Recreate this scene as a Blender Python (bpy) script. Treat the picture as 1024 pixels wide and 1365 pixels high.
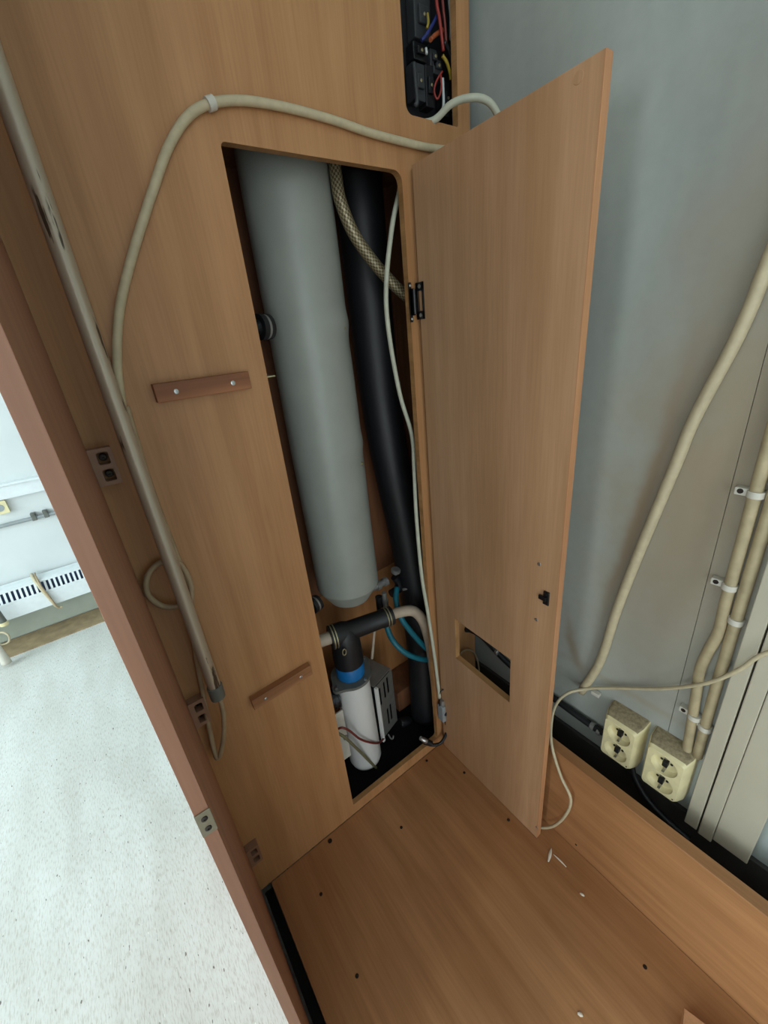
import bpy, bmesh, math, random
from mathutils import Vector, Matrix

# ------------------------------------------------------------------ clear
for o in list(bpy.data.objects):
    bpy.data.objects.remove(o, do_unlink=True)
scene = bpy.context.scene
COL = scene.collection
random.seed(7)

# ------------------------------------------------------------------ camera
FPX = 537.465
CAM = Vector((0.0, 0.0, 1.4))
R0 = Vector((0.80218737, -0.58921601, -0.09653971))     # image right in the room
R1 = Vector((-0.30554631, -0.26619745, -0.91421025))    # image down
R2 = Vector((0.51296869, 0.76286526, -0.39357301))      # view direction
cd = bpy.data.cameras.new('camera')
cam = bpy.data.objects.new('camera', cd)
COL.objects.link(cam)
cd.sensor_fit = 'HORIZONTAL'
cd.sensor_width = 36.0
cd.lens = 36.0 * FPX / 1024.0
cd.clip_start = 0.01
mw = Matrix.Identity(4)
for i in range(3):
    mw[i][0] = R0[i]
    mw[i][1] = -R1[i]
    mw[i][2] = -R2[i]
    mw[i][3] = CAM[i]
cam.matrix_world = mw
scene.camera = cam

# ------------------------------------------------------------------ world, window light, exposure
world = bpy.data.worlds.new('world')
scene.world = world
world.use_nodes = True
bg = world.node_tree.nodes['Background']
bg.inputs['Color'].default_value = (0.80, 0.93, 1.0, 1)
bg.inputs['Strength'].default_value = 1.0


def area_light(name, loc, target, sx, sy, power, col):
    ld = bpy.data.lights.new(name, 'AREA')
    ld.shape = 'RECTANGLE'
    ld.size = sx
    ld.size_y = sy
    ld.energy = power
    ld.color = col
    lo = bpy.data.objects.new(name, ld)
    COL.objects.link(lo)
    lo.location = loc
    lo.rotation_euler = (Vector(target) - Vector(loc)).to_track_quat('-Z', 'Y').to_euler()
    return lo


# daylight at three unseen windows; the front one is widened for fill
area_light('window_daylight', (-3.12, 1.55, 1.55), (0, 1.55, 1.55), 2.3, 1.5, 104, (0.80, 0.97, 1.0))
area_light('window_daylight', (-3.12, -0.55, 1.22), (0, -0.55, 1.22), 0.5, 0.9, 22, (0.90, 0.97, 1.0))
area_light('window_daylight', (-1.45, -2.92, 1.2), (-1.45, 0, 1.2), 2.5, 2.3, 46, (0.91, 0.97, 1.0))

vs = scene.view_settings
vs.view_transform = 'Standard'
vs.look = 'None'
vs.gamma = 1.0
vs.use_curve_mapping = False
vs.exposure = 0.0

# ------------------------------------------------------------------ measures (metres)
YB = 0.794      # front face of the wardrobe back panel
XW = 0.90       # right wall
ZF = -0.08      # room floor
YF = 3.05       # far wall of the room
XD = 0.681      # face of the open hatch door


def at(px, py, X=None, Y=None, Z=None):
    """room point seen at a photograph pixel, on the plane X=, Y= or Z="""
    r = R0 * ((px - 512) / FPX) + R1 * ((py - 682.5) / FPX) + R2
    if X is not None:
        t = (X - CAM.x) / r.x
    elif Y is not None:
        t = (Y - CAM.y) / r.y
    else:
        t = (Z - CAM.z) / r.z
    return CAM + r * t


# ------------------------------------------------------------------ materials
def s2l(c):
    def f(v):
        v /= 255.0
        return v / 12.92 if v <= 0.04045 else ((v + 0.055) / 1.055) ** 2.4
    return (f(c[0]), f(c[1]), f(c[2]), 1.0)


def new_mat(name, rough=0.5, metal=0.0):
    m = bpy.data.materials.new(name)
    m.use_nodes = True
    nt = m.node_tree
    b = nt.nodes['Principled BSDF']
    b.inputs['Roughness'].default_value = rough
    b.inputs['Metallic'].default_value = metal
    return m, nt, b


def noise(nt, scale=(1, 1, 1), sc=5.0, detail=3.0, rough=0.55):
    tc = nt.nodes.new('ShaderNodeTexCoord')
    mp = nt.nodes.new('ShaderNodeMapping')
    mp.inputs['Scale'].default_value = scale
    n = nt.nodes.new('ShaderNodeTexNoise')
    n.inputs['Scale'].default_value = sc
    n.inputs['Detail'].default_value = detail
    n.inputs['Roughness'].default_value = rough
    nt.links.new(tc.outputs['Object'], mp.inputs['Vector'])
    nt.links.new(mp.outputs['Vector'], n.inputs['Vector'])
    return n


def ramp(nt, src, stops):
    r = nt.nodes.new('ShaderNodeValToRGB')
    while len(r.color_ramp.elements) < len(stops):
        r.color_ramp.elements.new(0.5)
    for e, (p, c) in zip(r.color_ramp.elements, stops):
        e.position = p
        e.color = c
    nt.links.new(src, r.inputs['Fac'])
    return r


def mixc(nt, fac, a, b, mode='MIX'):
    m = nt.nodes.new('ShaderNodeMix')
    m.data_type = 'RGBA'
    m.blend_type = mode
    for k, v in ((0, fac), (6, a), (7, b)):
        if isinstance(v, (int, float, tuple)):
            m.inputs[k].default_value = v
        else:
            nt.links.new(v, m.inputs[k])
    return m.outputs[2]


def bump(nt, b, src, strength=0.1, dist=0.002):
    bp = nt.nodes.new('ShaderNodeBump')
    bp.inputs['Strength'].default_value = strength
    bp.inputs['Distance'].default_value = dist
    nt.links.new(src, bp.inputs['Height'])
    nt.links.new(bp.outputs['Normal'], b.inputs['Normal'])


def plain(name, col, rough=0.5, metal=0.0, var=0.12, sc=30.0, spec=0.5):
    m, nt, b = new_mat(name, rough, metal)
    c = s2l(col)
    d = tuple(v * (1 - var) for v in c[:3]) + (1,)
    e = tuple(min(1, v * (1 + var * 0.6)) for v in c[:3]) + (1,)
    n = noise(nt, (1, 1, 1), sc, 4)
    r = ramp(nt, n.outputs['Fac'], [(0.3, d), (0.7, e)])
    nt.links.new(r.outputs['Color'], b.inputs['Base Color'])
    b.inputs['Specular IOR Level'].default_value = spec
    return m


def wood(name, axis, c_lo, c_hi, rough=0.42, fine=260.0, spec=0.4):
    """beech-like laminate, grain along one axis"""
    m, nt, b = new_mat(name, rough)
    b.inputs['Specular IOR Level'].default_value = spec
    sc1 = [14.0] * 3
    sc1[axis] = 0.9
    n1 = noise(nt, tuple(sc1), 1.6, 4, 0.6)
    r1 = ramp(nt, n1.outputs['Fac'], [(0.32, s2l(c_lo)), (0.68, s2l(c_hi))])
    sc2 = [fine] * 3
    sc2[axis] = 9.0
    n2 = noise(nt, tuple(sc2), 1.0, 2, 0.5)
    r2 = ramp(nt, n2.outputs['Fac'], [(0.35, (0.80, 0.77, 0.74, 1)), (0.6, (1, 1, 1, 1))])
    n3 = noise(nt, (1, 1, 1), 3.0, 3)
    r3 = ramp(nt, n3.outputs['Fac'], [(0.3, (0.90, 0.90, 0.90, 1)), (0.7, (1.0, 1.0, 1.0, 1))])
    col = mixc(nt, 0.38, r1.outputs['Color'], r2.outputs['Color'], 'MULTIPLY')
    col = mixc(nt, 1.0, col, r3.outputs['Color'], 'MULTIPLY')
    nt.links.new(col, b.inputs['Base Color'])
    bump(nt, b, n2.outputs['Fac'], 0.05, 0.001)
    return m


M = {}
WLO, WHI = (174, 124, 80), (193, 143, 97)
M['wood_z'] = wood('beech_upright', 2, WLO, WHI)
M['wood_x'] = wood('beech_across', 0, WLO, WHI)
M['wood_y'] = wood('beech_deep', 1, (158, 108, 68), (184, 132, 88))
M['wood_side'] = wood('reddish_beech', 2, (150, 102, 80), (170, 120, 94))
M['edge_side'] = wood('reddish_edge_band', 2, (140, 96, 74), (154, 110, 86), 0.5)
M['wood_door'] = wood('beech_door', 2, (182, 140, 102), (198, 156, 120), 0.32, spec=0.55)
M['edge'] = wood('particle_edge', 1, (150, 108, 66), (186, 140, 90), 0.7, 400)
M['edge_light'] = wood('edge_band', 2, (186, 130, 90), (206, 152, 110), 0.5)
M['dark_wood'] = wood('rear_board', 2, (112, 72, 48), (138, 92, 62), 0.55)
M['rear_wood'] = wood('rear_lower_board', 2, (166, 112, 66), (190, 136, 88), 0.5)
M['batten'] = wood('pine_batten', 0, (116, 68, 42), (176, 116, 76), 0.55, 70)
M['batten_end'] = wood('pine_batten_pale', 0, (128, 80, 48), (190, 136, 92), 0.6, 70)
M['white_plastic'] = plain('aged_white_plastic', (206, 201, 188), 0.45, var=0.06, sc=6)
M['cream'] = plain('yellowed_plastic', (226, 214, 168), 0.4)
M['cable_cream'] = plain('cream_cable', (194, 180, 148), 0.5, var=0.12, sc=60)
M['pipe_dirty'] = plain('dirty_cream_pipe', (178, 162, 128), 0.5, var=0.22, sc=26)
M['trunking'] = plain('trunking_white', (184, 176, 156), 0.45, var=0.06, sc=6)
M['cable_pale'] = plain('pale_cable', (192, 194, 174), 0.45)
M['cable_dull'] = plain('dull_cable', (170, 148, 118), 0.55, var=0.2)
M['black'] = plain('black_rubber', (22, 23, 26), 0.5)
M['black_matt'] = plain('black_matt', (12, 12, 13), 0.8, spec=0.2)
M['black_metal'] = plain('black_metal', (14, 15, 18), 0.35)
M['tank'] = plain('white_polyethylene', (150, 154, 146), 0.42, var=0.08, sc=9)
M['cyl'] = plain('white_enamel', (224, 224, 220), 0.3, var=0.05, sc=8)
M['grey_metal'] = plain('grey_metal', (150, 150, 146), 0.4, 0.5)
M['galv'] = plain('galvanised', (168, 168, 162), 0.38, 0.75, sc=70)
M['steel'] = plain('bright_steel', (190, 190, 188), 0.28, 0.9)
M['brass'] = plain('dull_brass', (170, 160, 124), 0.4, 0.7)
M['dull_plate'] = plain('dull_plate', (128, 118, 98), 0.45, 0.4)
M['blue'] = plain('blue_plastic', (22, 108, 172), 0.4)
M['teal'] = plain('teal_hose', (20, 106, 122), 0.45)
M['beige_hose'] = plain('beige_hose', (190, 172, 150), 0.5)
M['grey_pl'] = plain('grey_plastic', (104, 106, 100), 0.5)
M['grey_block'] = plain('grey_block', (150, 156, 158), 0.4)
M['dark_grey'] = plain('dark_grey_plastic', (50, 52, 55), 0.5)
M['red'] = plain('red_wire', (150, 50, 42), 0.4)
M['maroon'] = plain('maroon_wire', (112, 44, 38), 0.45)
M['olive'] = plain('olive_wire', (112, 108, 78), 0.45)
M['yellow'] = plain('yellow_wire', (160, 138, 48), 0.4)
M['blue_wire'] = plain('blue_wire', (34, 48, 112), 0.4)
M['white_wire'] = plain('white_wire', (206, 210, 208), 0.4)
M['orange'] = plain('orange_wire', (168, 88, 54), 0.4)
M['plastic_brown'] = plain('brown_plastic', (150, 112, 90), 0.45)
M['dust'] = plain('dusty_plastic', (150, 136, 106), 0.85, var=0.35, sc=140)
M['white_room'] = plain('white_paint', (214, 219, 219), 0.6, var=0.05, sc=4)
M['convector'] = plain('white_enamel_sheet', (226, 232, 234), 0.4, var=0.05)
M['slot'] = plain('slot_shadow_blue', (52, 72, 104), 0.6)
M['shade_strip'] = plain('dark_wall_shade', (50, 48, 45), 0.7)
M['chip'] = plain('pale_chip', (226, 214, 196), 0.7)
M['screw_dark'] = plain('dark_screw', (44, 34, 28), 0.4, 0.4)
M['strip_brown'] = plain('bare_floor_edge', (160, 138, 106), 0.8, var=0.25, sc=20)
M['plinth'] = plain('pale_green_plinth', (176, 184, 170), 0.6, var=0.1, sc=8)


def mat_pole():
    m, nt, b = new_mat('worn_grey_conduit', 0.34, 0.35)
    n = noise(nt, (30, 30, 3.2), 1.3, 5, 0.6)
    r = ramp(nt, n.outputs['Fac'], [(0.0, s2l((196, 182, 162))), (0.585, s2l((190, 176, 156))), (0.61, s2l((84, 70, 58))), (1.0, s2l((70, 58, 48)))])
    nt.links.new(r.outputs['Color'], b.inputs['Base Color'])
    return m


M['pole'] = mat_pole()


def mat_braid():
    m, nt, b = new_mat('braided_hose', 0.4, 0.35)
    tc = nt.nodes.new('ShaderNodeTexCoord')
    n = nt.nodes.new('ShaderNodeTexChecker')
    n.inputs['Scale'].default_value = 1.0
    n.inputs['Color1'].default_value = s2l((168, 156, 124))
    n.inputs['Color2'].default_value = s2l((98, 86, 62))
    mp = nt.nodes.new('ShaderNodeMapping')
    mp.inputs['Scale'].default_value = (20, 190, 1)
    mp.inputs['Rotation'].default_value = (0, 0, 0.0)
    nt.links.new(tc.outputs['UV'], mp.inputs['Vector'])
    nt.links.new(mp.outputs['Vector'], n.inputs['Vector'])
    nt.links.new(n.outputs['Color'], b.inputs['Base Color'])
    bump(nt, b, n.outputs['Fac'], 0.5, 0.001)
    return m


M['braid'] = mat_braid()


def mat_wall():
    """grey paint with brown soot stains at fixed spots of the wall"""
    m, nt, b = new_mat('stained_wall_paint', 0.55)
    n1 = noise(nt, (3.2, 3.2, 0.9), 1.0, 4, 0.55)
    r1 = ramp(nt, n1.outputs['Fac'], [(0.36, s2l((152, 160, 158))), (0.5, s2l((166, 174, 170))), (0.66, s2l((178, 184, 178)))])
    n3 = noise(nt, (1, 1, 1), 38.0, 4, 0.6)
    r3 = ramp(nt, n3.outputs['Fac'], [(0.3, (0.92, 0.92, 0.92, 1)), (0.6, (1, 1, 1, 1))])
    c = mixc(nt, 0.7, r1.outputs['Color'], r3.outputs['Color'], 'MULTIPLY')
    geo = nt.nodes.new('ShaderNodeNewGeometry')
    sep = nt.nodes.new('ShaderNodeSeparateXYZ')
    nt.links.new(geo.outputs['Position'], sep.inputs[0])
    nw = noise(nt, (1, 1, 1), 6.0, 3, 0.6)

    def mth(op, a, b_=None):
        k = nt.nodes.new('ShaderNodeMath')
        k.operation = op
        for q, v in ((0, a), (1, b_)):
            if v is None:
                continue
            if isinstance(v, (int, float)):
                k.inputs[q].default_value = v
            else:
                nt.links.new(v, k.inputs[q])
        return k.outputs[0]

    wob = mth('MULTIPLY', mth('SUBTRACT', nw.outputs['Fac'], 0.5), 1.0)

    def blot(y0, z0, slope, ry, rz, strength, colour, warp=0.12):
        nonlocal c
        zz = mth('DIVIDE', mth('SUBTRACT', sep.outputs[2], z0), rz)
        yy = mth('SUBTRACT', mth('SUBTRACT', sep.outputs[1], y0), mth('MULTIPLY', mth('SUBTRACT', sep.outputs[2], z0), slope))
        yy = mth('DIVIDE', mth('ADD', yy, mth('MULTIPLY', wob, warp)), ry)
        d = mth('ADD', mth('MULTIPLY', yy, yy), mth('MULTIPLY', zz, zz))
        f = mth('MULTIPLY', mth('EXPONENT', mth('MULTIPLY', d, -1.0)), strength)
        c = mixc(nt, f, c, s2l(colour))

    blot(0.22, 1.10, -0.10, 0.19, 0.60, 0.88, (158, 140, 112), 0.25)
    blot(0.345, 0.98, -0.13, 0.014, 0.28, 0.60, (140, 112, 80), 0.05)
    blot(0.215, 1.02, -0.12, 0.022, 0.22, 0.40, (128, 118, 100), 0.08)
    blot(0.455, 0.55, 0.35, 0.016, 0.10, 0.55, (136, 110, 80), 0.06)
    blot(0.30, 0.50, 0.0, 0.20, 0.012, 0.35, (150, 132, 104), 0.03)
    nt.links.new(c, b.inputs['Base Color'])
    bump(nt, b, n3.outputs['Fac'], 0.06, 0.002)
    return m


M['wall'] = mat_wall()


def mat_lino():
    m, nt, b = new_mat('speckled_linoleum', 0.5)
    n0 = noise(nt, (6, 1.5, 1), 1.5, 3)
    r0 = ramp(nt, n0.outputs['Fac'], [(0.3, s2l((204, 202, 196))), (0.7, s2l((220, 220, 216)))])
    n1 = noise(nt, (330, 46, 1), 1.0, 4, 0.65)
    r1 = ramp(nt, n1.outputs['Fac'], [(0.30, s2l((200, 190, 176))), (0.52, (1, 1, 1, 1))])
    n2 = noise(nt, (150, 52, 1), 1.0, 1, 0.4)
    r2 = ramp(nt, n2.outputs['Fac'], [(0.235, s2l((104, 84, 70))), (0.265, (1, 1, 1, 1))])
    n3 = noise(nt, (170, 60, 1), 1.0, 1, 0.4)
    r3 = ramp(nt, n3.outputs['Fac'], [(0.76, (0, 0, 0, 1)), (0.80, (0.35, 0.35, 0.35, 1))])
    c = mixc(nt, 0.7, r0.outputs['Color'], r1.outputs['Color'], 'MULTIPLY')
    c = mixc(nt, 0.85, c, r2.outputs['Color'], 'MULTIPLY')
    c = mixc(nt, 0.5, c, r3.outputs['Color'], 'ADD')
    nt.links.new(c, b.inputs['Base Color'])
    return m


M['lino'] = mat_lino()


# ------------------------------------------------------------------ mesh helpers (all coordinates are room coordinates)
def bm_box(x0, x1, y0, y1, z0, z1, bev=0.0, bm=None):
    t = bmesh.new()
    bmesh.ops.create_cube(t, size=1.0)
    for v in t.verts:
        v.co = Vector(((x0 + x1) / 2 + v.co.x * (x1 - x0), (y0 + y1) / 2 + v.co.y * (y1 - y0), (z0 + z1) / 2 + v.co.z * (z1 - z0)))
    if bev > 0:
        bmesh.ops.bevel(t, geom=list(t.edges), offset=bev, segments=2, affect='EDGES', profile=0.5)
    if bm is None:
        return t
    merge(bm, t)
    return bm


def merge(dst, src):
    me = bpy.data.meshes.new('tmp')
    src.to_mesh(me)
    src.free()
    dst.from_mesh(me)
    bpy.data.meshes.remove(me)
    return dst


def bm_obox(c, ax, ay, az, sx, sy, sz, bev=0.0):
    """box centred at c with its own axes"""
    t = bm_box(-sx / 2, sx / 2, -sy / 2, sy / 2, -sz / 2, sz / 2, bev)
    ax, ay, az = Vector(ax).normalized(), Vector(ay).normalized(), Vector(az).normalized()
    for v in t.verts:
        v.co = Vector(c) + ax * v.co.x + ay * v.co.y + az * v.co.z
    bmesh.ops.recalc_face_normals(t, faces=list(t.faces))
    return t


def smooth_pts(pts, n=8):
    p = [Vector(q) for q in pts]
    if len(p) < 3:
        return p
    q = [p[0] * 2 - p[1]] + p + [p[-1] * 2 - p[-2]]
    out = []
    for i in range(1, len(q) - 2):
        a, b, c, d = q[i - 1], q[i], q[i + 1], q[i + 2]
        for k in range(n):
            t = k / n
            out.append(0.5 * ((2 * b) + (c - a) * t + (2 * a - 5 * b + 4 * c - d) * t * t + (3 * b - a - 3 * c + d) * t ** 3))
    out.append(p[-1])
    return out


def bm_tube(pts, r, n=8, ring=12, smooth=True, bm=None, uv=False):
    """tube through the points; r a number or a function of 0..1"""
    t = bmesh.new()
    p = smooth_pts(pts, n) if smooth else [Vector(q) for q in pts]
    rf = r if callable(r) else (lambda u: r)
    tan = []
    for i in range(len(p)):
        tan.append((p[min(i + 1, len(p) - 1)] - p[max(i - 1, 0)]).normalized())
    ref = Vector((0, 0, 1)) if abs(tan[0].z) < 0.9 else Vector((1, 0, 0))
    nrm = tan[0].cross(ref).normalized()
    rings = []
    L = [0.0]
    for i in range(1, len(p)):
        L.append(L[-1] + (p[i] - p[i - 1]).length)
    for i in range(len(p)):
        nrm = (nrm - tan[i] * nrm.dot(tan[i])).normalized()
        bi = tan[i].cross(nrm)
        rr = rf(L[i] / max(L[-1], 1e-9))
        rings.append([t.verts.new(p[i] + (nrm * math.cos(2 * math.pi * k / ring) + bi * math.sin(2 * math.pi * k / ring)) * rr) for k in range(ring)])
    lay = t.loops.layers.uv.new('UVMap') if uv else None
    for i in range(len(rings) - 1):
        for k in range(ring):
            k2 = (k + 1) % ring
            f = t.faces.new((rings[i][k], rings[i][k2], rings[i + 1][k2], rings[i + 1][k]))
            f.smooth = True
            if uv:
                for lp, (u, v) in zip(f.loops, ((k, i), (k + 1, i), (k + 1, i + 1), (k, i + 1))):
                    lp[lay].uv = (u / ring, L[v])
    t.faces.new(list(reversed(rings[0])))
    t.faces.new(rings[-1])
    bmesh.ops.recalc_face_normals(t, faces=list(t.faces))
    if bm is None:
        return t
    merge(bm, t)
    return bm


def bm_lathe(base, axis, prof, seg=32, bm=None, flat=()):
    """prof: list of (distance along the axis, radius)"""
    t = bmesh.new()
    base = Vector(base)
    a = Vector(axis).normalized()
    ref = Vector((0, 0, 1)) if abs(a.z) < 0.9 else Vector((1, 0, 0))
    u = a.cross(ref).normalized()
    w = a.cross(u)
    rings = []
    for h, r in prof:
        rings.append([t.verts.new(base + a * h + (u * math.cos(2 * math.pi * k / seg) + w * math.sin(2 * math.pi * k / seg)) * max(r, 1e-5)) for k in range(seg)])
    for i in range(len(rings) - 1):
        for k in range(seg):
            k2 = (k + 1) % seg
            f = t.faces.new((rings[i][k], rings[i][k2], rings[i + 1][k2], rings[i + 1][k]))
            f.smooth = True
    t.faces.new(list(reversed(rings[0])))
    t.faces.new(rings[-1])
    bmesh.ops.recalc_face_normals(t, faces=list(t.faces))
    for e in t.edges:
        if len(e.link_faces) == 2 and e.calc_face_angle(0) > 0.6:
            e.smooth = False
    if bm is None:
        return t
    merge(bm, t)
    return bm


def round_rect(u0, u1, v0, v1, r, n=5):
    """corner radii r = (u0v0, u1v0, u1v1, u0v1)"""
    pts = []
    for (cu, cv, a0, rr) in ((u0, v0, 180, r[0]), (u1, v0, 270, r[1]), (u1, v1, 0, r[2]), (u0, v1, 90, r[3])):
        if rr <= 0:
            pts.append((cu, cv))
            continue
        cx = cu + rr if cu == u0 else cu - rr
        cy = cv + rr if cv == v0 else cv - rr
        for k in range(n + 1):
            a = math.radians(a0 + 90 * k / n)
            pts.append((cx + rr * math.cos(a), cy + rr * math.sin(a)))
    return pts


def circle(cu, cv, r, n=28):
    return [(cu + r * math.cos(2 * math.pi * k / n), cv + r * math.sin(2 * math.pi * k / n)) for k in range(n)]


def bm_plate(outer, holes, fn, thick):
    """flat plate with holes; fn(u, v, w) -> room point, w from 0 to thick. side faces get material slot 1"""
    t = bmesh.new()
    edges = []
    for loop in [outer] + holes:
        vsl = [t.verts.new((u, v, 0)) for u, v in loop]
        for i in range(len(vsl)):
            edges.append(t.edges.new((vsl[i], vsl[(i + 1) % len(vsl)])))
    bmesh.ops.triangle_fill(t, use_beauty=True, use_dissolve=False, edges=edges)
    bmesh.ops.recalc_face_normals(t, faces=list(t.faces))
    faces = list(t.faces)
    r = bmesh.ops.extrude_face_region(t, geom=faces)
    nv = [e for e in r['geom'] if isinstance(e, bmesh.types.BMVert)]
    for v in nv:
        v.co.z = thick
    for f in t.faces:
        f.normal_update()
        zs = [v.co.z for v in f.verts]
        f.material_index = 1 if (max(zs) - min(zs)) > 1e-6 else 0
    for v in t.verts:
        v.co = Vector(fn(v.co.x, v.co.y, v.co.z))
    bmesh.ops.recalc_face_normals(t, faces=list(t.faces))
    return t


# ------------------------------------------------------------------ object helpers
WORLD_LOC = {}


def root(name, loc, label, cat, group=None):
    o = bpy.data.objects.new(name, None)
    o.empty_display_size = 0.05
    COL.objects.link(o)
    o.location = loc
    WORLD_LOC[o.name] = Vector(loc)
    o['label'] = label
    o['category'] = cat
    if group:
        o['group'] = group
    return o


def obj(name, bm, mat, parent=None, label=None):
    me = bpy.data.meshes.new(name)
    vsx = [v.co.copy() for v in bm.verts]
    lo = Vector((min(v.x for v in vsx), min(v.y for v in vsx), min(v.z for v in vsx)))
    hi = Vector((max(v.x for v in vsx), max(v.y for v in vsx), max(v.z for v in vsx)))
    org = Vector(((lo.x + hi.x) / 2, (lo.y + hi.y) / 2, lo.z))
    for v in bm.verts:
        v.co -= org
    bm.to_mesh(me)
    bm.free()
    for m in (mat if isinstance(mat, (list, tuple)) else [mat]):
        me.materials.append(M[m] if isinstance(m, str) else m)
    o = bpy.data.objects.new(name, me)
    COL.objects.link(o)
    if parent:
        o.parent = parent
        o.location = org - WORLD_LOC[parent.name]
    else:
        o.location = org
    WORLD_LOC[o.name] = org
    if label:
        o['label'] = label
    return o


def tag(o, label, cat, group=None):
    o['label'] = label
    o['category'] = cat
    if group:
        o['group'] = group
    return o


def struct(o, label=None):
    o['kind'] = 'structure'
    if label:
        o['label'] = label
    return o


_shared = {}


def shared(key, name, make, mat, parent, loc, rot=None):
    """a repeat that shares its mesh; the mesh is made around the origin"""
    if key not in _shared:
        bm = make()
        me = bpy.data.meshes.new(name)
        bm.to_mesh(me)
        bm.free()
        me.materials.append(M[mat])
        _shared[key] = me
    o = bpy.data.objects.new(name, _shared[key])
    COL.objects.link(o)
    o.parent = parent
    o.location = Vector(loc) - WORLD_LOC[parent.name]
    if rot:
        o.rotation_euler = rot
    WORLD_LOC[o.name] = Vector(loc)
    return o


def screw_head(r=0.004, h=0.0015):
    # round cross-slot head, axis +Z, base at the origin
    t = bm_lathe((0, 0, 0), (0, 0, 1), [(0, r), (h * 0.6, r), (h, r * 0.7), (h, r * 0.35), (h * 0.4, r * 0.3)], 14)
    return t


FACE_MY = (math.pi / 2, 0, 0)        # +Z turned to face -Y
FACE_MX = (0, -math.pi / 2, 0)       # +Z turned to face -X

# ================================================================== THE SETTING
XL, YN, ZC = -3.2, -3.0, 2.62
fl = struct(obj('floor', bm_box(XL, XW + 0.1, YN, YF + 0.1, ZF - 0.05, ZF), 'lino'), 'pale speckled linoleum floor of the bright room')
struct(obj('ceiling', bm_box(XL, XW + 0.1, YN, YF + 0.1, ZC, ZC + 0.05), 'white_room'), 'white ceiling')
struct(obj('wall_back', bm_box(XL, XW + 0.1, YF, YF + 0.08, ZF, ZC), 'white_room'), 'pale wall at the far end of the bright room')
# right wall: backing with two boards and a fine joint between them
wr = struct(obj('wall_right', bm_box(XW + 0.004, XW + 0.1, YN, YF, ZF, ZC), 'wall'), 'grey stained wall behind the open hatch door')
obj('wall_board', bm_box(XW, XW + 0.006, 0.2008, YF, ZF, ZC), 'wall', wr)
obj('wall_board', bm_box(XW, XW + 0.006, YN, 0.1992, ZF, ZC), 'wall', wr)
# left wall with a window, front wall with a window (behind the photographer)
pl = bm_plate([(YN, ZF), (YF, ZF), (YF, ZC), (YN, ZC)], [round_rect(0.35, 2.75, 0.75, 2.4, (0, 0, 0, 0)), round_rect(-0.82, -0.28, 0.75, 1.70, (0, 0, 0, 0))], lambda u, v, w: (XL - w, u, v), 0.12)
struct(obj('wall_left', pl, ['white_room', 'white_room']), 'white window wall')
pl = bm_plate([(XL, ZF), (XW, ZF), (XW, ZC), (XL, ZC)], [round_rect(-2.75, -0.15, 0.05, 2.4, (0, 0, 0, 0))], lambda u, v, w: (u, YN - w, v), 0.12)
struct(obj('wall_front', pl, ['white_room', 'white_room']), 'white window wall')


def window(name, cu0, cu1, fn, s=0.75, e=2.40, bar=True):
    b = bmesh.new()
    for (u0, u1, v0, v1) in ((cu0, cu1, s, s + 0.05), (cu0, cu1, e - 0.05, e), (cu0, cu0 + 0.05, s + 0.05, e - 0.05), (cu1 - 0.05, cu1, s + 0.05, e - 0.05), ((cu0 + cu1) / 2 - 0.03, (cu0 + cu1) / 2 + 0.03, s + 0.05, e - 0.05))[:5 if bar else 4]:
        p, q = fn(u0, v0), fn(u1, v1)
        d = 0.025
        lo = [min(p[i], q[i]) for i in range(3)]
        hi = [max(p[i], q[i]) for i in range(3)]
        for i in range(3):
            if hi[i] - lo[i] < 1e-6:
                lo[i] -= d
                hi[i] += d
        bm_box(lo[0], hi[0], lo[1], hi[1], lo[2], hi[2], 0.004, b)
    return struct(obj(name, b, 'white_plastic'), 'white window frame')


window('window_1', 0.35, 2.75, lambda u, v: (XL - 0.06, u, v))
window('window_fill', -2.75, -0.15, lambda u, v: (u, YN - 0.06, v), 0.05)  # unseen window, enlarged down to the floor to add low fill
window('window_3', -0.82, -0.28, lambda u, v: (XL - 0.06, u, v), 0.75, 1.70, False)
# dark strip standing in for the shade low on the right wall
struct(obj('wall_shade_right', bm_box(XW - 0.012, XW, YN, 0.81, ZF, 0.250, 0.002), 'shade_strip'), 'dark strip standing in for shade low on the grey wall')
struct(obj('baseboard_back', bm_box(XL, -0.05, 2.83, YF - 0.012, ZF, ZF + 0.006), 'strip_brown'), 'brown bare strip of floor along the far wall')
struct(obj('trim_1', bm_box(XL, -0.05, YF - 0.012, YF, ZF + 0.008, 0.25, 0.002), 'plinth'), 'pale green plinth under the heater')

# ================================================================== WARDROBE
WARD = root('wardrobe', (0.42, 0.75, ZF), 'beech laminate wardrobe with a tall service hatch swung open', 'wardrobe')
ZT = 2.30
# side panel on the left
sp = obj('side_panel', bm_box(-0.033, -0.0215, 0.292, 1.16, ZF, ZT, 0.0008), 'wood_side', WARD)
obj('edge_band', bm_box(-0.0332, -0.0213, 0.29, 0.292, ZF, ZT, 0.0004), 'edge_side', sp)
# back panel with the tall hatch opening and the wiring opening above
op = round_rect(0.2975, 0.665, 0.042, 1.710, (0.004, 0.012, 0.020, 0.008))
up = round_rect(0.687, 0.832, 1.803, 2.12, (0.016, 0.004, 0.01, 0.01))
bp = bm_plate([(-0.0215, 0.0), (0.869, 0.0), (0.869, ZT), (-0.0215, ZT)], [op, up], lambda u, v, w: (u, YB + w, v), 0.016)
obj('back_panel', bp, ['wood_z', 'edge'], WARD)
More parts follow.
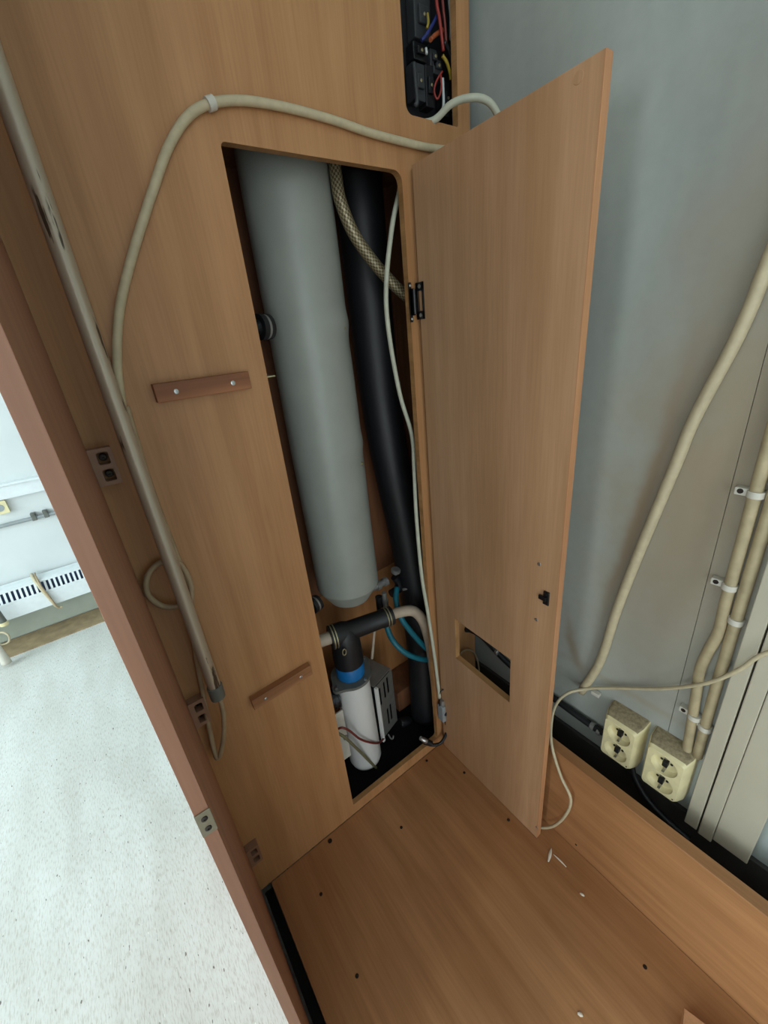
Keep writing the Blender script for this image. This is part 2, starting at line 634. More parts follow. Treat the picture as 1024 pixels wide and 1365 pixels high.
# base panel, fixed with screws
base = obj('base_panel', bm_box(0.009, 0.741, -0.45, YB - 0.0015, -0.018, 0.0, 0.0008), 'wood_y', WARD)
obj('plinth_board', bm_box(0.012, 0.741, -0.43, -0.414, ZF, -0.018), 'wood_x', WARD)
for p in ((440, 1121), (428, 1192), (535, 1103), (569, 1014), (619, 1030), (678, 1093), (476, 1301), (860, 1289)):
    c = at(p[0], p[1], Z=0.0)
    big = p == (440, 1121)
    shared('base_screw%d' % big, 'screw', lambda big=big: screw_head(0.0068 if big else 0.0045, 0.0012), 'screw_dark', base, (c.x, c.y, 0.0))
obj('gap_shade_strip', bm_box(-0.0145, 0.008, 0.1, 0.785, -0.03, -0.008), 'black_matt', WARD, 'black strip standing in for shade in the gap beside the base')  # added so the shaded gap stays black above the pale floor
# long board on edge at the right of the base
sb = obj('side_board', bm_box(0.742, 0.7725, -0.45, YB - 0.0015, ZF, 0.325, 0.0015), 'wood_y', WARD)
for p in ((768, 1126),):
    c = at(p[0], p[1], X=0.742)
    shared('sb_screw', 'screw', lambda: screw_head(0.003, 0.001), 'screw_dark', sb, (0.742, c.y, c.z), FACE_MX)
# compartment behind the back panel
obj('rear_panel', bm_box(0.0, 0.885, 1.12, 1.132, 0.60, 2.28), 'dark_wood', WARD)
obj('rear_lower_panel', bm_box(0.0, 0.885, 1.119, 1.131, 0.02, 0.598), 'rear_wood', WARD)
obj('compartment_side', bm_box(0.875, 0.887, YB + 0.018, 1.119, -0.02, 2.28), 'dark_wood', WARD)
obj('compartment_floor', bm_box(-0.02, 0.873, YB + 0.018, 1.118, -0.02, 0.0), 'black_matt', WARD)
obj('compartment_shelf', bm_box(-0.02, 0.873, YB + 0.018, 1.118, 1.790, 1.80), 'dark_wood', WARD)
obj('compartment_ledge', bm_box(0.645, 0.873, 1.0, 1.117, 0.001, 0.10, 0.002), 'dark_wood', WARD)

# the open hatch door, turned square to the back panel
dh = [(0.4995, 0.457), (0.701, 0.474), (0.7, 0.624), (0.501, 0.609)]
dp = bm_plate([(0.389, 0.003), (0.778, 0.003), (0.778, 1.716), (0.389, 1.716)], [dh], lambda u, v, w: (XD + w, u, v), 0.017)
door = obj('hatch_door', dp, ['wood_door', 'edge'], WARD)
# light edge band on the free edge, just proud of the board
obj('edge_band', bm_box(XD - 0.0004, XD + 0.0174, 0.3872, 0.3892, 0.003, 1.716, 0.0004), 'edge_light', door)
# latch on the free edge
c = at(729, 797, X=XD)
lt = bm_box(XD - 0.004, XD, c.y - 0.007, c.y + 0.007, c.z - 0.017, c.z + 0.017, 0.001)
bm_box(XD - 0.008, XD - 0.003, c.y - 0.002, c.y + 0.016, c.z - 0.006, c.z + 0.004, 0.001, lt)
bm_lathe((XD - 0.004, c.y, c.z + 0.011), (-1, 0, 0), [(0, 0.004), (0.003, 0.0035)], 12, lt)
obj('latch', lt, 'black_metal', door, 'small dark metal latch')
for p in ((719, 752), (715, 826), (716, 1103)):
    q = at(p[0], p[1], X=XD)
    shared('door_screw', 'screw', lambda: screw_head(0.0042, 0.0015), 'steel', door, (XD, q.y, q.z), FACE_MX)
q = at(772, 92, X=XD)
obj('plug_cap', bm_lathe((XD, q.y, 1.702), (-1, 0, 0), [(0, 0.0075), (0.0005, 0.0073)], 20), 'wood_door', door, 'round beech screw cap')

# black hinge between frame and door
hz0, hz1 = 1.432, 1.507
hg = obj('hinge', bm_lathe((0.6735, YB - 0.006, hz0 + 0.012), (0, 0, 1), [(0, 0.0055), (hz1 - hz0 - 0.024, 0.0055)], 16), 'black_metal', WARD, 'black hinge')
lf = bmesh.new()
ly0, ly1 = 0.762, 0.787
for (a, b, c0, c1) in ((ly0, ly1, hz1 - 0.017, hz1), (ly0, ly1, hz0, hz0 + 0.017), (ly0, ly0 + 0.005, hz0, hz1), (ly1 - 0.006, ly1, hz0, hz1)):
    bm_box(XD - 0.003, XD, a, b, c0, c1, 0.0006, lf)
obj('door_leaf', lf, 'black_metal', hg)
fr = bm_box(0.6625, 0.6775, YB - 0.004, YB, hz0 + 0.010, hz1 - 0.010, 0.0006)
bm_box(0.6625, 0.669, YB - 0.004, YB, hz0 - 0.004, hz1 + 0.002, 0.0006, fr)
obj('frame_leaf', fr, 'black_metal', hg)
for z in (hz0 + 0.0085, hz1 - 0.0085):
    shared('hinge_screw', 'screw', lambda: screw_head(0.0042, 0.0016), 'steel', hg, (XD - 0.003, (ly0 + ly1) / 2 - 0.001, z), FACE_MX)
    shared('hinge_screw_s', 'screw', lambda: screw_head(0.0028, 0.0016), 'steel', hg, (0.6657, YB - 0.004, z + (0.004 if z > 1.47 else -0.006)), FACE_MY)

# two battens on the back panel
for i, (x0, x1, zl, zr) in enumerate(((0.097, 0.2575, 1.353, 1.354), (0.099, 0.254, 0.646, 0.654))):
    cx = Vector(((x0 + x1) / 2, YB - 0.009, (zl + zr) / 2))
    ax = Vector((x1 - x0, 0, zr - zl)).normalized()
    bt = obj('batten', bm_obox(cx, ax, (0, 1, 0), ax.cross(Vector((0, 1, 0))), x1 - x0, 0.018, 0.030, 0.0012), 'batten' if i == 0 else 'batten_end', WARD)
    for f in (0.2, 0.8):
        shared('batten_screw', 'screw', lambda: screw_head(0.0042, 0.0015), 'steel', bt, (x0 + (x1 - x0) * f, YB - 0.018, zl + (zr - zl) * f - 0.001), FACE_MY)

# three plastic corner blocks in the corner of side and back panel
for (z0, z1) in ((1.225, 1.285), (0.672, 0.740), (0.145, 0.212)):
    x0, x1, y0, y1 = -0.0213, 0.011, YB - 0.020, YB
    hs = []
    for f in (0.27, 0.73):
        zc_ = z0 + (z1 - z0) * f
        hs.append(round_rect(x0 + 0.010, x1 - 0.006, zc_ - 0.010, zc_ + 0.010, (0.003,) * 4, 3))
    b = bm_plate(round_rect(x0, x1, z0, z1, (0.002,) * 4, 2), hs, lambda u, v, w: (u, y0 + w, v), y1 - y0)
    cb = obj('corner_block', b, ['plastic_brown', 'plastic_brown'], WARD)
    for zz in (z0 + (z1 - z0) * 0.27, z0 + (z1 - z0) * 0.73):
        shared('cb_screw', 'screw', lambda: screw_head(0.006, 0.004), 'screw_dark', cb, (-0.003, YB - 0.005, zz), FACE_MY)

# metal plate on the front edge of the side panel
ep = obj('edge_plate', bm_box(-0.0335, -0.0205, 0.2885, 0.29, 1.012, 1.041, 0.0005), 'dull_plate', WARD, 'small metal striker plate')
for z in (1.020, 1.033):
    shared('plate_screw', 'screw', lambda: screw_head(0.0028, 0.0012), 'screw_dark', ep, (-0.027, 0.2885, z), FACE_MY)

# ================================================================== RIGHT WALL FITTINGS
def socket(name, y0, y1, label):
    """cream double outlet on the wall, face towards -X"""
    xb, xf = XW, 0.845
    yb0, yb1 = y0 - 0.008, y1 + 0.006
    z0, z1 = 0.306, 0.437
    r = root(name, (XW - 0.03, (y0 + y1) / 2, z0), label, 'socket', 'cream double sockets above the skirting')
    yc = (y0 + y1) / 2
    wells = [(yc, 0.371 + 0.0305), (yc, 0.371 - 0.0305)]
    R = 0.0285
    # shell: back rectangle to face rectangle, rounded
    b = bmesh.new()
    loops = []
    for (x, ya, yz, za, zb, rad) in ((xb, yb0, yb1, 0.302, 0.452, 0.006), (xb - 0.03, yb0 + 0.001, yb1 - 0.001, 0.303, 0.449, 0.008), (xf + 0.008, y0 - 0.001, y1 + 0.001, z0 - 0.001, z1 + 0.003, 0.009), (xf, y0 + 0.003, y1 - 0.003, z0 + 0.003, z1 - 0.003, 0.008)):
        loops.append([b.verts.new((x, u, v)) for u, v in round_rect(ya, yz, za, zb, (rad,) * 4, 4)])
    for la, lb in zip(loops, loops[1:]):
        for k in range(len(la)):
            k2 = (k + 1) % len(la)
            f = b.faces.new((la[k], la[k2], lb[k2], lb[k]))
            f.smooth = True
    bmesh.ops.recalc_face_normals(b, faces=list(b.faces))
    # dusty top faces
    for f in b.faces:
        f.normal_update()
        if f.normal.z > 0.6 and f.calc_center_median().x > xf + 0.006:
            f.material_index = 1
    body = obj('housing', b, ['cream', 'dust'], r)
    face = bm_plate(round_rect(y0 + 0.003, y1 - 0.003, z0 + 0.003, z1 - 0.003, (0.008,) * 4, 4), [circle(u, v, R) for u, v in wells], lambda u, v, w: (xf + w, u, v), 0.002)
    obj('face_plate', face, ['cream', 'cream'], r)
    for (u, v) in wells:
        cup = bmesh.new()
        n = 28
        ra = [cup.verts.new((xf, u + R * math.cos(2 * math.pi * k / n), v + R * math.sin(2 * math.pi * k / n))) for k in range(n)]
        rb = [cup.verts.new((xf + 0.017, u + R * 0.95 * math.cos(2 * math.pi * k / n), v + R * 0.95 * math.sin(2 * math.pi * k / n))) for k in range(n)]
        for k in range(n):
            f = cup.faces.new((ra[k], ra[(k + 1) % n], rb[(k + 1) % n], rb[k]))
            f.smooth = True
        cup.faces.new(rb)
        cup_o = obj('socket_well', cup, 'cream', r)
        # centre bridge with pin holes and the two earth springs
        br = bm_box(xf + 0.004, xf + 0.0172, u - 0.0055, u + 0.0055, v - 0.0075, v + 0.0075, 0.001)
        obj('centre_block', br, 'black', cup_o)
        for s in (-1, 1):
            obj('pin_hole', bm_lathe((xf + 0.0168, u + s * 0.0105, v), (-1, 0, 0), [(0, 0.003), (0.0012, 0.003)], 12), 'black', cup_o)
            obj('earth_spring', bm_box(xf + 0.002, xf + 0.016, u - 0.003, u + 0.003, v + s * 0.0225 - 0.0012, v + s * 0.0225 + 0.0012, 0.0004), 'steel', cup_o)
    shared('sock_screw', 'screw', lambda: screw_head(0.0018, 0.001), 'screw_dark', r, (xf, y0 + 0.008, z0 + 0.010), FACE_MX)
    return r


socket('double_socket', 0.2455, 0.3235, 'yellowed double wall socket nearest the open hatch door')
socket('double_socket', 0.1395, 0.2195, 'yellowed double wall socket below the two white pipes')

# white trunking, three strips with dark grooves
tk = root('cable_trunking', (0.88, 0.06, 0.245), 'wide white cable trunking running up the grey wall', 'trunking')
for i, (y0, y1, z0) in enumerate(((0.0935, 0.1195, 0.243), (0.0640, 0.0905, 0.238), (0.0, 0.0632, 0.252))):
    b = bm_box(0.868, 0.8990, y0, y1, z0, ZC, 0.0018)
    obj('trunking_strip', b, 'trunking', tk)
obj('trunking_base', bm_box(0.888, 0.8995, 0.002, 0.118, 0.262, ZC - 0.01), 'black', tk)

# two painted pipes up the wall, with clips
XP = 0.886
p1 = [(XP, 0.1635, ZC), (XP, 0.163, 1.3), (XP, 0.1615, 1.0), (XP, 0.1605, 0.86), (XP, 0.1585, 0.79), (XP, 0.166, 0.735), (XP, 0.1705, 0.68), (XP, 0.166, 0.62), (XP, 0.161, 0.55), (XP, 0.156, 0.475), (XP, 0.154, 0.449)]
q1 = tag(obj('wall_pipe', bm_tube(p1, 0.0102, 6, 14), 'pipe_dirty'), 'cream pipe with a kink, left of the pair on the wall', 'pipe')
p2 = [(XP, 0.139, ZC), (XP, 0.1385, 1.2), (XP, 0.138, 0.8), (XP, 0.137, 0.6), (XP, 0.134, 0.449)]
q2 = tag(obj('wall_pipe', bm_tube(p2, 0.0102, 6, 14), 'pipe_dirty'), 'straight cream pipe between kinked pipe and white trunking', 'pipe')


def pipe_clip(owner, y, z, tab=True):
    b = bm_lathe((XP, y, z - 0.006), (0, 0, 1), [(0, 0.0108), (0.0, 0.0128), (0.012, 0.0128), (0.012, 0.0108)], 20)
    if tab:
        bm_box(XP - 0.002, XW, y + 0.010, y + 0.030, z - 0.007, z + 0.007, 0.0015, b)
        c = obj('pipe_clip', b, 'white_plastic', owner)
        shared('clip_hole', 'clip_screw', lambda: bm_lathe((0, 0, 0), (0, 0, 1), [(0, 0.0048), (0.0008, 0.0046), (0.0008, 0.0025), (0.0003, 0.002)], 14), 'screw_dark', c, (XP - 0.002, y + 0.0215, z + 0.001), FACE_MX)
    else:
        c = obj('pipe_clip', b, 'white_plastic', owner)


for (px, py) in ((1005, 655), (985, 783)):
    c = at(px, py, X=XP)
    pipe_clip(q1, 0.1615, c.z - 0.004)
pipe_clip(q1, 0.158, 0.555)
pipe_clip(q2, 0.138, at(983, 828, X=XP).z)
pipe_clip(q2, 0.1355, at(938, 968, X=XP).z)

# thick cream cable down the wall
pts = [(0.886, 0.205, ZC), (0.886, 0.205, 2.2), (0.886, 0.207, 1.85)] + [at(x, y, X=0.886) for x, y in ((1075, 215), (1024, 350), (985, 445), (925, 560), (900, 622), (850, 742), (822, 815), (800, 882), (775, 922))]
tag(obj('wall_cable', bm_tube(pts, 0.0108, 8, 14), 'cable_cream'), 'thick cream cable running diagonally down the grey wall', 'cable')
# thin cable from the right over trunking and pipes, then looping over the side board to the base
pts = [(0.885, -1.6, 0.98), (0.88, -0.7, 0.97), (0.865, -0.25, 0.95), (0.857, 0.0, 0.895), at(1024, 870, X=0.855), at(985, 893, X=0.857), at(940, 911, X=0.862), at(880, 918, X=0.885), at(820, 917, X=0.888), at(785, 918, X=0.878), at(757, 924, X=0.845), at(741, 940, X=0.80), at(735, 965, X=0.765), at(736, 995, X=0.735), at(748, 1035, X=0.728), at(761, 1065, X=0.722), at(753, 1088, X=0.718), at(735, 1102, X=0.714), (0.705, 0.408, 0.006), (0.712, 0.45, 0.006)]
tag(obj('thin_cable', bm_tube(pts, 0.0040, 8, 10), 'cable_cream'), 'thin cream cable looping from the wall down to the base', 'cable')
# small white cable nail under it
c = at(795, 922, X=0.893)
tag(obj('cable_clip', bm_box(0.884, 0.899, c.y - 0.012, c.y + 0.010, c.z - 0.010, c.z + 0.001, 0.002), 'white_plastic'), 'small white cable clip above the first socket', 'clip')
# black cable along the wall into the first socket
pts = [at(621, 839, Y=0.793), at(628, 840, Y=0.775), at(641, 847, Y=0.735), at(656, 862, X=0.868), at(674, 881, X=0.878), at(700, 903, X=0.882), at(740, 932, X=0.884), at(790, 968, X=0.884), (0.884, 0.325, 0.333)]
bk = tag(obj('black_cable', bm_tube(pts, 0.0098, 6, 12), 'black'), 'black cable along the wall entering the socket by the door', 'cable')
for (px, py, xx) in ((663, 869, 0.872), (790, 968, 0.884), (799, 975, 0.884)):
    c = at(px, py, X=xx)
    obj('ferrule', bm_lathe((xx, c.y - 0.006, c.z), (0, 1, 0), [(0, 0.0100), (0.002, 0.0122), (0.010, 0.0122), (0.012, 0.0100)], 14), 'grey_metal', bk)
pts = [at(611, 876, Y=0.786), at(616, 869, Y=0.782), at(624, 866, Y=0.78), at(632, 870, Y=0.78), at(637, 882, Y=0.782), at(639, 900, Y=0.786)]
tag(obj('thin_wire', bm_tube(pts, 0.0032, 8, 8), 'cable_dull'), 'thin bent wire seen through the hole in the hatch door', 'wire')
# black cable hanging below the sockets behind the board
pts = [(0.872, 0.252, 0.304), (0.866, 0.235, 0.27), (0.862, 0.20, 0.235), (0.862, 0.15, 0.212), (0.865, 0.10, 0.20)]
tag(obj('black_cable', bm_tube(pts, 0.0075, 6, 10), 'black'), 'black cable hanging in the dark below the two sockets', 'cable')

# ================================================================== CONDUIT AND CABLES ON THE WARDROBE
pole = root('conduit_pole', (0.036, 0.752, 0.745), 'worn grey metal conduit standing along the left side panel', 'conduit')
obj('conduit_tube', bm_lathe((0.0365, 0.752, 0.755), (0, 0, 1), [(0, 0.0125), (1.54, 0.0125)], 24), 'pole', pole)
obj('end_cap', bm_lathe((0.0365, 0.752, 0.742), (0, 0, 1), [(0, 0.0105), (0.0, 0.0150), (0.030, 0.0155), (0.032, 0.0135)], 24), 'grey_pl', pole, 'grey plastic end cap')
# cable out of the conduit end, hanging in a narrow bight
pts = [(0.038, 0.754, 0.78), (0.037, 0.758, 0.70), (0.024, 0.765, 0.63), (0.004, 0.770, 0.575), (-0.003, 0.772, 0.566), (-0.006, 0.774, 0.58), (0.002, 0.778, 0.66), (0.014, 0.782, 0.75), (0.028, 0.784, 0.86), (0.046, 0.785, 0.95), (0.058, 0.785, 1.0), (0.050, 0.784, 1.05), (0.020, 0.782, 1.063), (-0.006, 0.780, 1.045), (-0.014, 0.779, 1.01), (0.004, 0.780, 0.975), (0.035, 0.782, 0.965), (0.056, 0.786, 0.985), (0.052, 0.788, 1.05), (0.048, 0.788, 1.2), (0.052, 0.787, 1.34)]
tag(obj('looped_cable', bm_tube(pts, 0.0052, 8, 10), 'cable_dull'), 'dull cable looped behind the grey conduit and hanging below it', 'cable')
pts = [at(x, y, Y=0.785) for x, y in ((600, 200), (568, 196), (530, 187), (490, 176), (450, 162), (405, 149), (360, 139), (320, 134), (280, 138), (250, 156), (225, 195), (205, 250), (178, 335), (160, 410), (156, 480), (163, 545))]
cc = tag(obj('clipped_cable', bm_tube(pts, 0.0068, 8, 12), 'cable_cream'), 'cream cable arching over the hatch opening', 'cable')
c = at(281, 137, Y=0.782)
ux = (at(300, 134, Y=0.785) - at(262, 147, Y=0.785)).normalized()
obj('cable_clip', bm_lathe(c - ux * 0.006 + Vector((0, 0.002, 0)), ux, [(0, 0.0075), (0, 0.0095), (0.012, 0.0095), (0.012, 0.0075)], 16), 'white_plastic', cc, 'white cable clip')
c2 = at(286, 146, Y=YB - 0.003)
shared('clip_nail', 'nail', lambda: screw_head(0.003, 0.002), 'steel', cc, (c2.x, YB - 0.006, c2.z), FACE_MY)
# cable arching out of the wiring opening and down behind the door
pts = [(0.712, 0.845, 1.812), at(575, 162, Y=0.80), at(600, 140, Y=0.765), at(622, 131, Y=0.74), at(645, 132, Y=0.72), at(660, 146, Y=0.71), at(668, 175, Y=0.71), at(672, 260, Y=0.715)]
tag(obj('arched_cable', bm_tube(pts, 0.0066, 8, 12), 'cable_pale'), 'pale cable arching from the wiring opening behind the door', 'cable')

# ================================================================== INSIDE THE HATCH
# tall white tank
tz0, tz1 = 0.655, 1.788
tcx, tcy, tr = 0.494, 0.980, 0.0965
TK = root('water_tank', (tcx, tcy, tz0), 'tall white plastic tank inside the open hatch', 'tank')
b = bmesh.new()
seg = 48
prof = []
for k in range(13):
    prof.append((tz0 + 0.006 + 0.004 * k / 12, 0.55 + 0.30 * k / 12))
nz = 90
prof = [(tz0, 0.60), (tz0 + 0.001, 0.66), (tz0 + 0.052, 0.995), (tz0 + 0.056, 1.0), (tz0 + 0.085, 1.0)]
for k in range(1, nz + 1):
    prof.append((tz0 + 0.085 + (tz1 - 0.02 - tz0 - 0.085) * k / nz, 1.0))
prof += [(tz1 - 0.006, 1.0), (tz1, 0.97)]
rings = []
for z, s in prof:
    ring = []
    for k in range(seg):
        a = 2 * math.pi * k / seg
        dx, dy = math.cos(a), math.sin(a)
        rr = tr * s
        # slightly swollen, dented blow-moulded wall
        rr *= 1 + 0.010 * math.sin(z * 5.3 + 1.0) * math.cos(2 * a) + 0.006 * math.sin(z * 13 + 2 * a)
        da = abs((a - math.radians(-52) + math.pi) % (2 * math.pi) - math.pi)
        for zn, am in ((1.445, 0.055), (1.150, 0.045)):
            if da < 0.9 and abs(z - zn) < 0.10:
                w = math.cos(da / 0.9 * math.pi / 2) ** 2
                t = (z - zn) / 0.10
                rr *= 1 + am * w * (math.exp(-((t - 0.0) / 0.22) ** 2) - 0.6 * math.exp(-((t + 0.45) / 0.3) ** 2) * 0.6)
        ring.append(b.verts.new((tcx + dx * rr, tcy + dy * rr, z)))
    rings.append(ring)
for i in range(len(rings) - 1):
    for k in range(seg):
        f = b.faces.new((rings[i][k], rings[i][(k + 1) % seg], rings[i + 1][(k + 1) % seg], rings[i + 1][k]))
        f.smooth = True
b.faces.new(list(reversed(rings[0])))
b.faces.new(rings[-1])
for ri in (1, 2, 3):
    for k in range(seg):
        e = b.edges.get((rings[ri][k], rings[ri][(k + 1) % seg]))
        e.smooth = False
obj('tank_body', b, 'tank', TK)
# rivet-like plugs on the dents
for (px, py) in ((459, 437), (483, 618)):
    d = at(px, py, Y=0.9) - CAM
    # first hit with the tank wall
    hit = None
    for k in range(2000):
        t = 0.9 + k * 0.0004
        q = CAM + d * t
        if math.hypot(q.x - tcx, q.y - tcy) <= tr * 1.005:
            hit = q
            break
    if hit:
        n = Vector((hit.x - tcx, hit.y - tcy, 0)).normalized()
        obj('wall_plug', bm_lathe(hit - n * 0.004, n, [(0, 0.005), (0.005, 0.0045), (0.0065, 0.003)], 12), 'brass', TK)
# fitting collars on the left side of the tank
for (x, y, z, r) in ((0.372, 0.905, 1.447, 0.026), (0.372, 0.93, 0.715, 0.024)):
    fx = bm_lathe((x - 0.05, y, z), (1, 0.25, 0), [(0, r * 0.55), (0.022, r * 0.55), (0.022, r), (0.034, r), (0.034, r * 0.86), (0.040, r * 0.86), (0.040, r), (0.050, r * 0.95)], 22)
    f = obj('fitting', fx, 'black', TK, 'black screw fitting')
    obj('clamp_ring', bm_lathe(Vector((x - 0.05, y, z)) + Vector((1, 0.25, 0)).normalized() * 0.034, (1, 0.25, 0), [(0, r * 0.87), (0, r * 0.97), (0.006, r * 0.97), (0.006, r * 0.87)], 22), 'grey_metal', f)
# thin metal bracket tongue at the left
c = at(357, 502, Y=0.82)
br = bm_box(c.x - 0.02, c.x + 0.012, 0.81, 0.87, c.z - 0.0015, c.z + 0.0015, 0.0005)
obj('bracket_tongue', br, 'brass', WARD, 'thin metal bracket tongue')

# black duct
pts = [(0.718, 1.03, 1.788), (0.718, 1.03, 1.6), (0.720, 1.028, 1.3), (0.727, 1.022, 1.1), (0.743, 1.01, 0.9), (0.752, 0.995, 0.75), (0.752, 0.97, 0.55), (0.742, 0.945, 0.30), (0.722, 0.925, 0.12), (0.712, 0.915, 0.012)]
tag(obj('black_duct', bm_tube(pts, lambda u: 0.062 - 0.006 * u, 8, 28), 'black'), 'fat black insulated duct behind the white tank', 'duct')

# braided hose
pts = [(0.574, 0.90, 1.768), at(448, 235, Y=0.90), at(454, 268, Y=0.895), at(472, 312, Y=0.89), at(500, 352, Y=0.885), at(528, 382, Y=0.875), at(548, 399, Y=0.865), at(566, 410, Y=0.86)]
tag(obj('braided_hose', bm_tube(pts, 0.0135, 10, 20, uv=True), 'braid'), 'braided hose crossing in front of the black duct', 'hose')

# thin white cable down the right of the opening to the grey coupler
YC = 0.836
pts = [(0.70, 0.86, 1.76)] + [at(x, y, Y=YC) for x, y in ((534, 242), (523, 300), (515, 378), (518, 440), (533, 525), (549, 580))] + [(0.674, 0.832, 1.06), (0.662, 0.822, 0.92), (0.655, 0.808, 0.74), (0.657, 0.792, 0.60), (0.664, 0.784, 0.45), (0.668, 0.778, 0.32), at(586, 930, Y=0.774)]
tag(obj('white_cable', bm_tube(pts, 0.0055, 8, 12), 'cable_pale'), 'white cable dropping down the right side of the hatch opening', 'cable')
# grey coupler on the frame
c0 = at(592, 948, Y=0.770)
CP = root('cable_coupler', (c0.x, c0.y, c0.z - 0.04), 'grey cable coupler at the foot of the white cable', 'coupler')
obj('coupler_body', bm_box(c0.x - 0.017, min(c0.x + 0.017, XD - 0.001), 0.757, 0.785, c0.z - 0.035, c0.z + 0.035, 0.003), 'grey_block', CP)
obj('gland', bm_lathe((c0.x - 0.004, 0.771, c0.z + 0.035), (0, 0, 1), [(0, 0.009), (0.008, 0.009), (0.012, 0.0075), (0.02, 0.0068)], 16), 'grey_metal', CP)
obj('coupler_screw', bm_lathe((c0.x - 0.004, 0.757, c0.z), (0, -1, 0), [(0, 0.007), (0.002, 0.0065), (0.002, 0.004), (0.0005, 0.003)], 16), 'black', CP)
lv = bm_tube([(c0.x + 0.012, 0.765, c0.z + 0.02), (c0.x + 0.014, 0.762, c0.z + 0.06), (c0.x + 0.012, 0.764, c0.z + 0.10), (c0.x - 0.006, 0.768, c0.z + 0.105), (c0.x - 0.014, 0.772, c0.z + 0.09), (c0.x - 0.015, 0.775, c0.z + 0.03)], 0.0022, 6, 8)
obj('locking_lever', lv, 'black_metal', CP)
# black lead from the coupler to the plug on the sill
pts = [(c0.x, 0.770, c0.z - 0.033), (c0.x + 0.004, 0.766, c0.z - 0.06), at(596, 975, Y=0.765), at(588, 990, Y=0.768), at(576, 993, Y=0.78), at(565, 990, Y=0.80)]
ld = tag(obj('black_lead', bm_tube(pts, 0.0055, 8, 10), 'black'), 'black lead curving from the grey coupler over the sill', 'cable')
a, d = at(576, 992, Y=0.782), at(553, 980, Y=0.815)
ax = (d - a).normalized()
obj('plug_body', bm_lathe(a, ax, [(0, 0.006), (0.004, 0.0095), (0.024, 0.0095), (0.026, 0.008)], 16), 'black', ld)
obj('plug_shell', bm_lathe(a + ax * 0.026, ax, [(0, 0.008), (0.004, 0.0085), (0.014, 0.0085), (0.016, 0.0072), (0.028, 0.0072)], 16), 'steel', ld)

# white pump cylinder with grey flange, blue collar and black tee
pcx, pcy, pr = 0.428, 0.922, 0.0575
PU = root('filter_cylinder', (pcx, pcy, 0.004), 'white filter cylinder with blue collar and black tee below the tank', 'filter')
tilt = Vector((0.0, 0.02, 1)).normalized()
obj('cylinder_body', bm_lathe((pcx, pcy, 0.004), tilt, [(0, 0.03), (0.003, 0.042), (0.012, 0.053), (0.025, pr), (0.40, pr), (0.402, pr - 0.003)], 40), 'cyl', PU)
# flange: round plate with two ears
t = bmesh.new()
ol = []
for k in range(64):
    a = 2 * math.pi * k / 64
    r = 0.066 + 0.020 * max(0.0, math.cos(2 * (a - math.radians(20)))) ** 6
    ol.append((pcx + r * math.cos(a), pcy + 0.006 + r * math.sin(a)))
t = bm_plate(ol, [], lambda u, v, w: (u, v, 0.402 + w), 0.010)
fg = obj('flange', t, ['grey_pl', 'grey_pl'], PU, 'grey flange plate')
for a in (20, 200, 110, 290):
    rr = 0.074 if a in (20, 200) else 0.060
    shared('flange_bolt', 'bolt', lambda: bm_lathe((0, 0, 0), (0, 0, 1), [(0, 0.006), (0.005, 0.006), (0.006, 0.004)], 6), 'steel', fg, (pcx + rr * math.cos(math.radians(a)), pcy + 0.006 + rr * math.sin(math.radians(a)), 0.412))
obj('blue_collar', bm_lathe((pcx, pcy + 0.006, 0.412), (0, 0, 1), [(0, 0.043), (0.004, 0.046), (0.046, 0.046), (0.050, 0.044)], 32), 'blue', PU, 'blue plastic collar')
tee = bm_lathe((pcx, pcy + 0.006, 0.462), (0, 0, 1), [(0, 0.0475), (0.03, 0.0475), (0.085, 0.046), (0.112, 0.043), (0.130, 0.036), (0.141, 0.024), (0.145, 0.010), (0.1455, 0.003)], 32)
zt_ = 0.548
ta = at(440, 850, Y=0.935)
tb = at(522, 820, Y=0.895)
dirt = (tb - ta).normalized()
Lt = (tb - ta).length
bm_lathe(ta, dirt, [(0, 0.021), (0.0, 0.0365), (0.045, 0.0365), (0.060, 0.031), (Lt - 0.042, 0.029), (Lt - 0.038, 0.0305), (Lt, 0.0305), (Lt, 0.021)], 28, tee)
for k in range(3):
    q = ta + dirt * (Lt * 0.66 + 0.006 * k)
    bm_box(q.x - 0.004, q.x + 0.002, q.y - 0.004, q.y + 0.004, q.z - 0.036 + k * 0.003, q.z - 0.02, 0.001, tee)
te = obj('rubber_tee', tee, 'black', PU, 'black rubber tee')
for (s, r) in ((0.004, 0.0366), (0.013, 0.0366), (Lt - 0.024, 0.0306), (Lt - 0.015, 0.0306)):
    q = ta + dirt * s
    obj('clamp_ring', bm_lathe(q, dirt, [(0, r), (0.0, r + 0.0022), (0.0032, r + 0.0022), (0.0032, r)], 28), 'brass', te)
# eye of the left clamp
q = ta + dirt * 0.010 + Vector((0.006, -0.048, -0.032))
eye = bm_tube([q + Vector((0.006 * math.cos(a), -0.001, 0.011 * math.sin(a))) for a in [2 * math.pi * k / 16 for k in range(17)]], 0.0018, 2, 8)
obj('clamp_eye', eye, 'brass', te)
# small label mark on the cylinder
# hoses into the tee
pts = [ta - dirt * 0.14 + Vector((0, 0, -0.01)), ta - dirt * 0.05, ta + dirt * 0.012]
tag(obj('hose_stub', bm_tube(pts, 0.0195, 6, 18), 'beige_hose'), 'pale hose entering the black tee from the left', 'hose')
pts = [tb - dirt * 0.02, tb + dirt * 0.03, at(552, 815, Y=0.872), at(565, 830, Y=0.862), at(573, 858, Y=0.86), at(577, 885, Y=0.857), at(581, 915, Y=0.85), (0.715, 0.845, 0.12)]
tag(obj('grey_hose', bm_tube(pts, 0.0175, 8, 18), 'beige_hose'), 'pale hose bending down from the right end of the tee', 'hose')
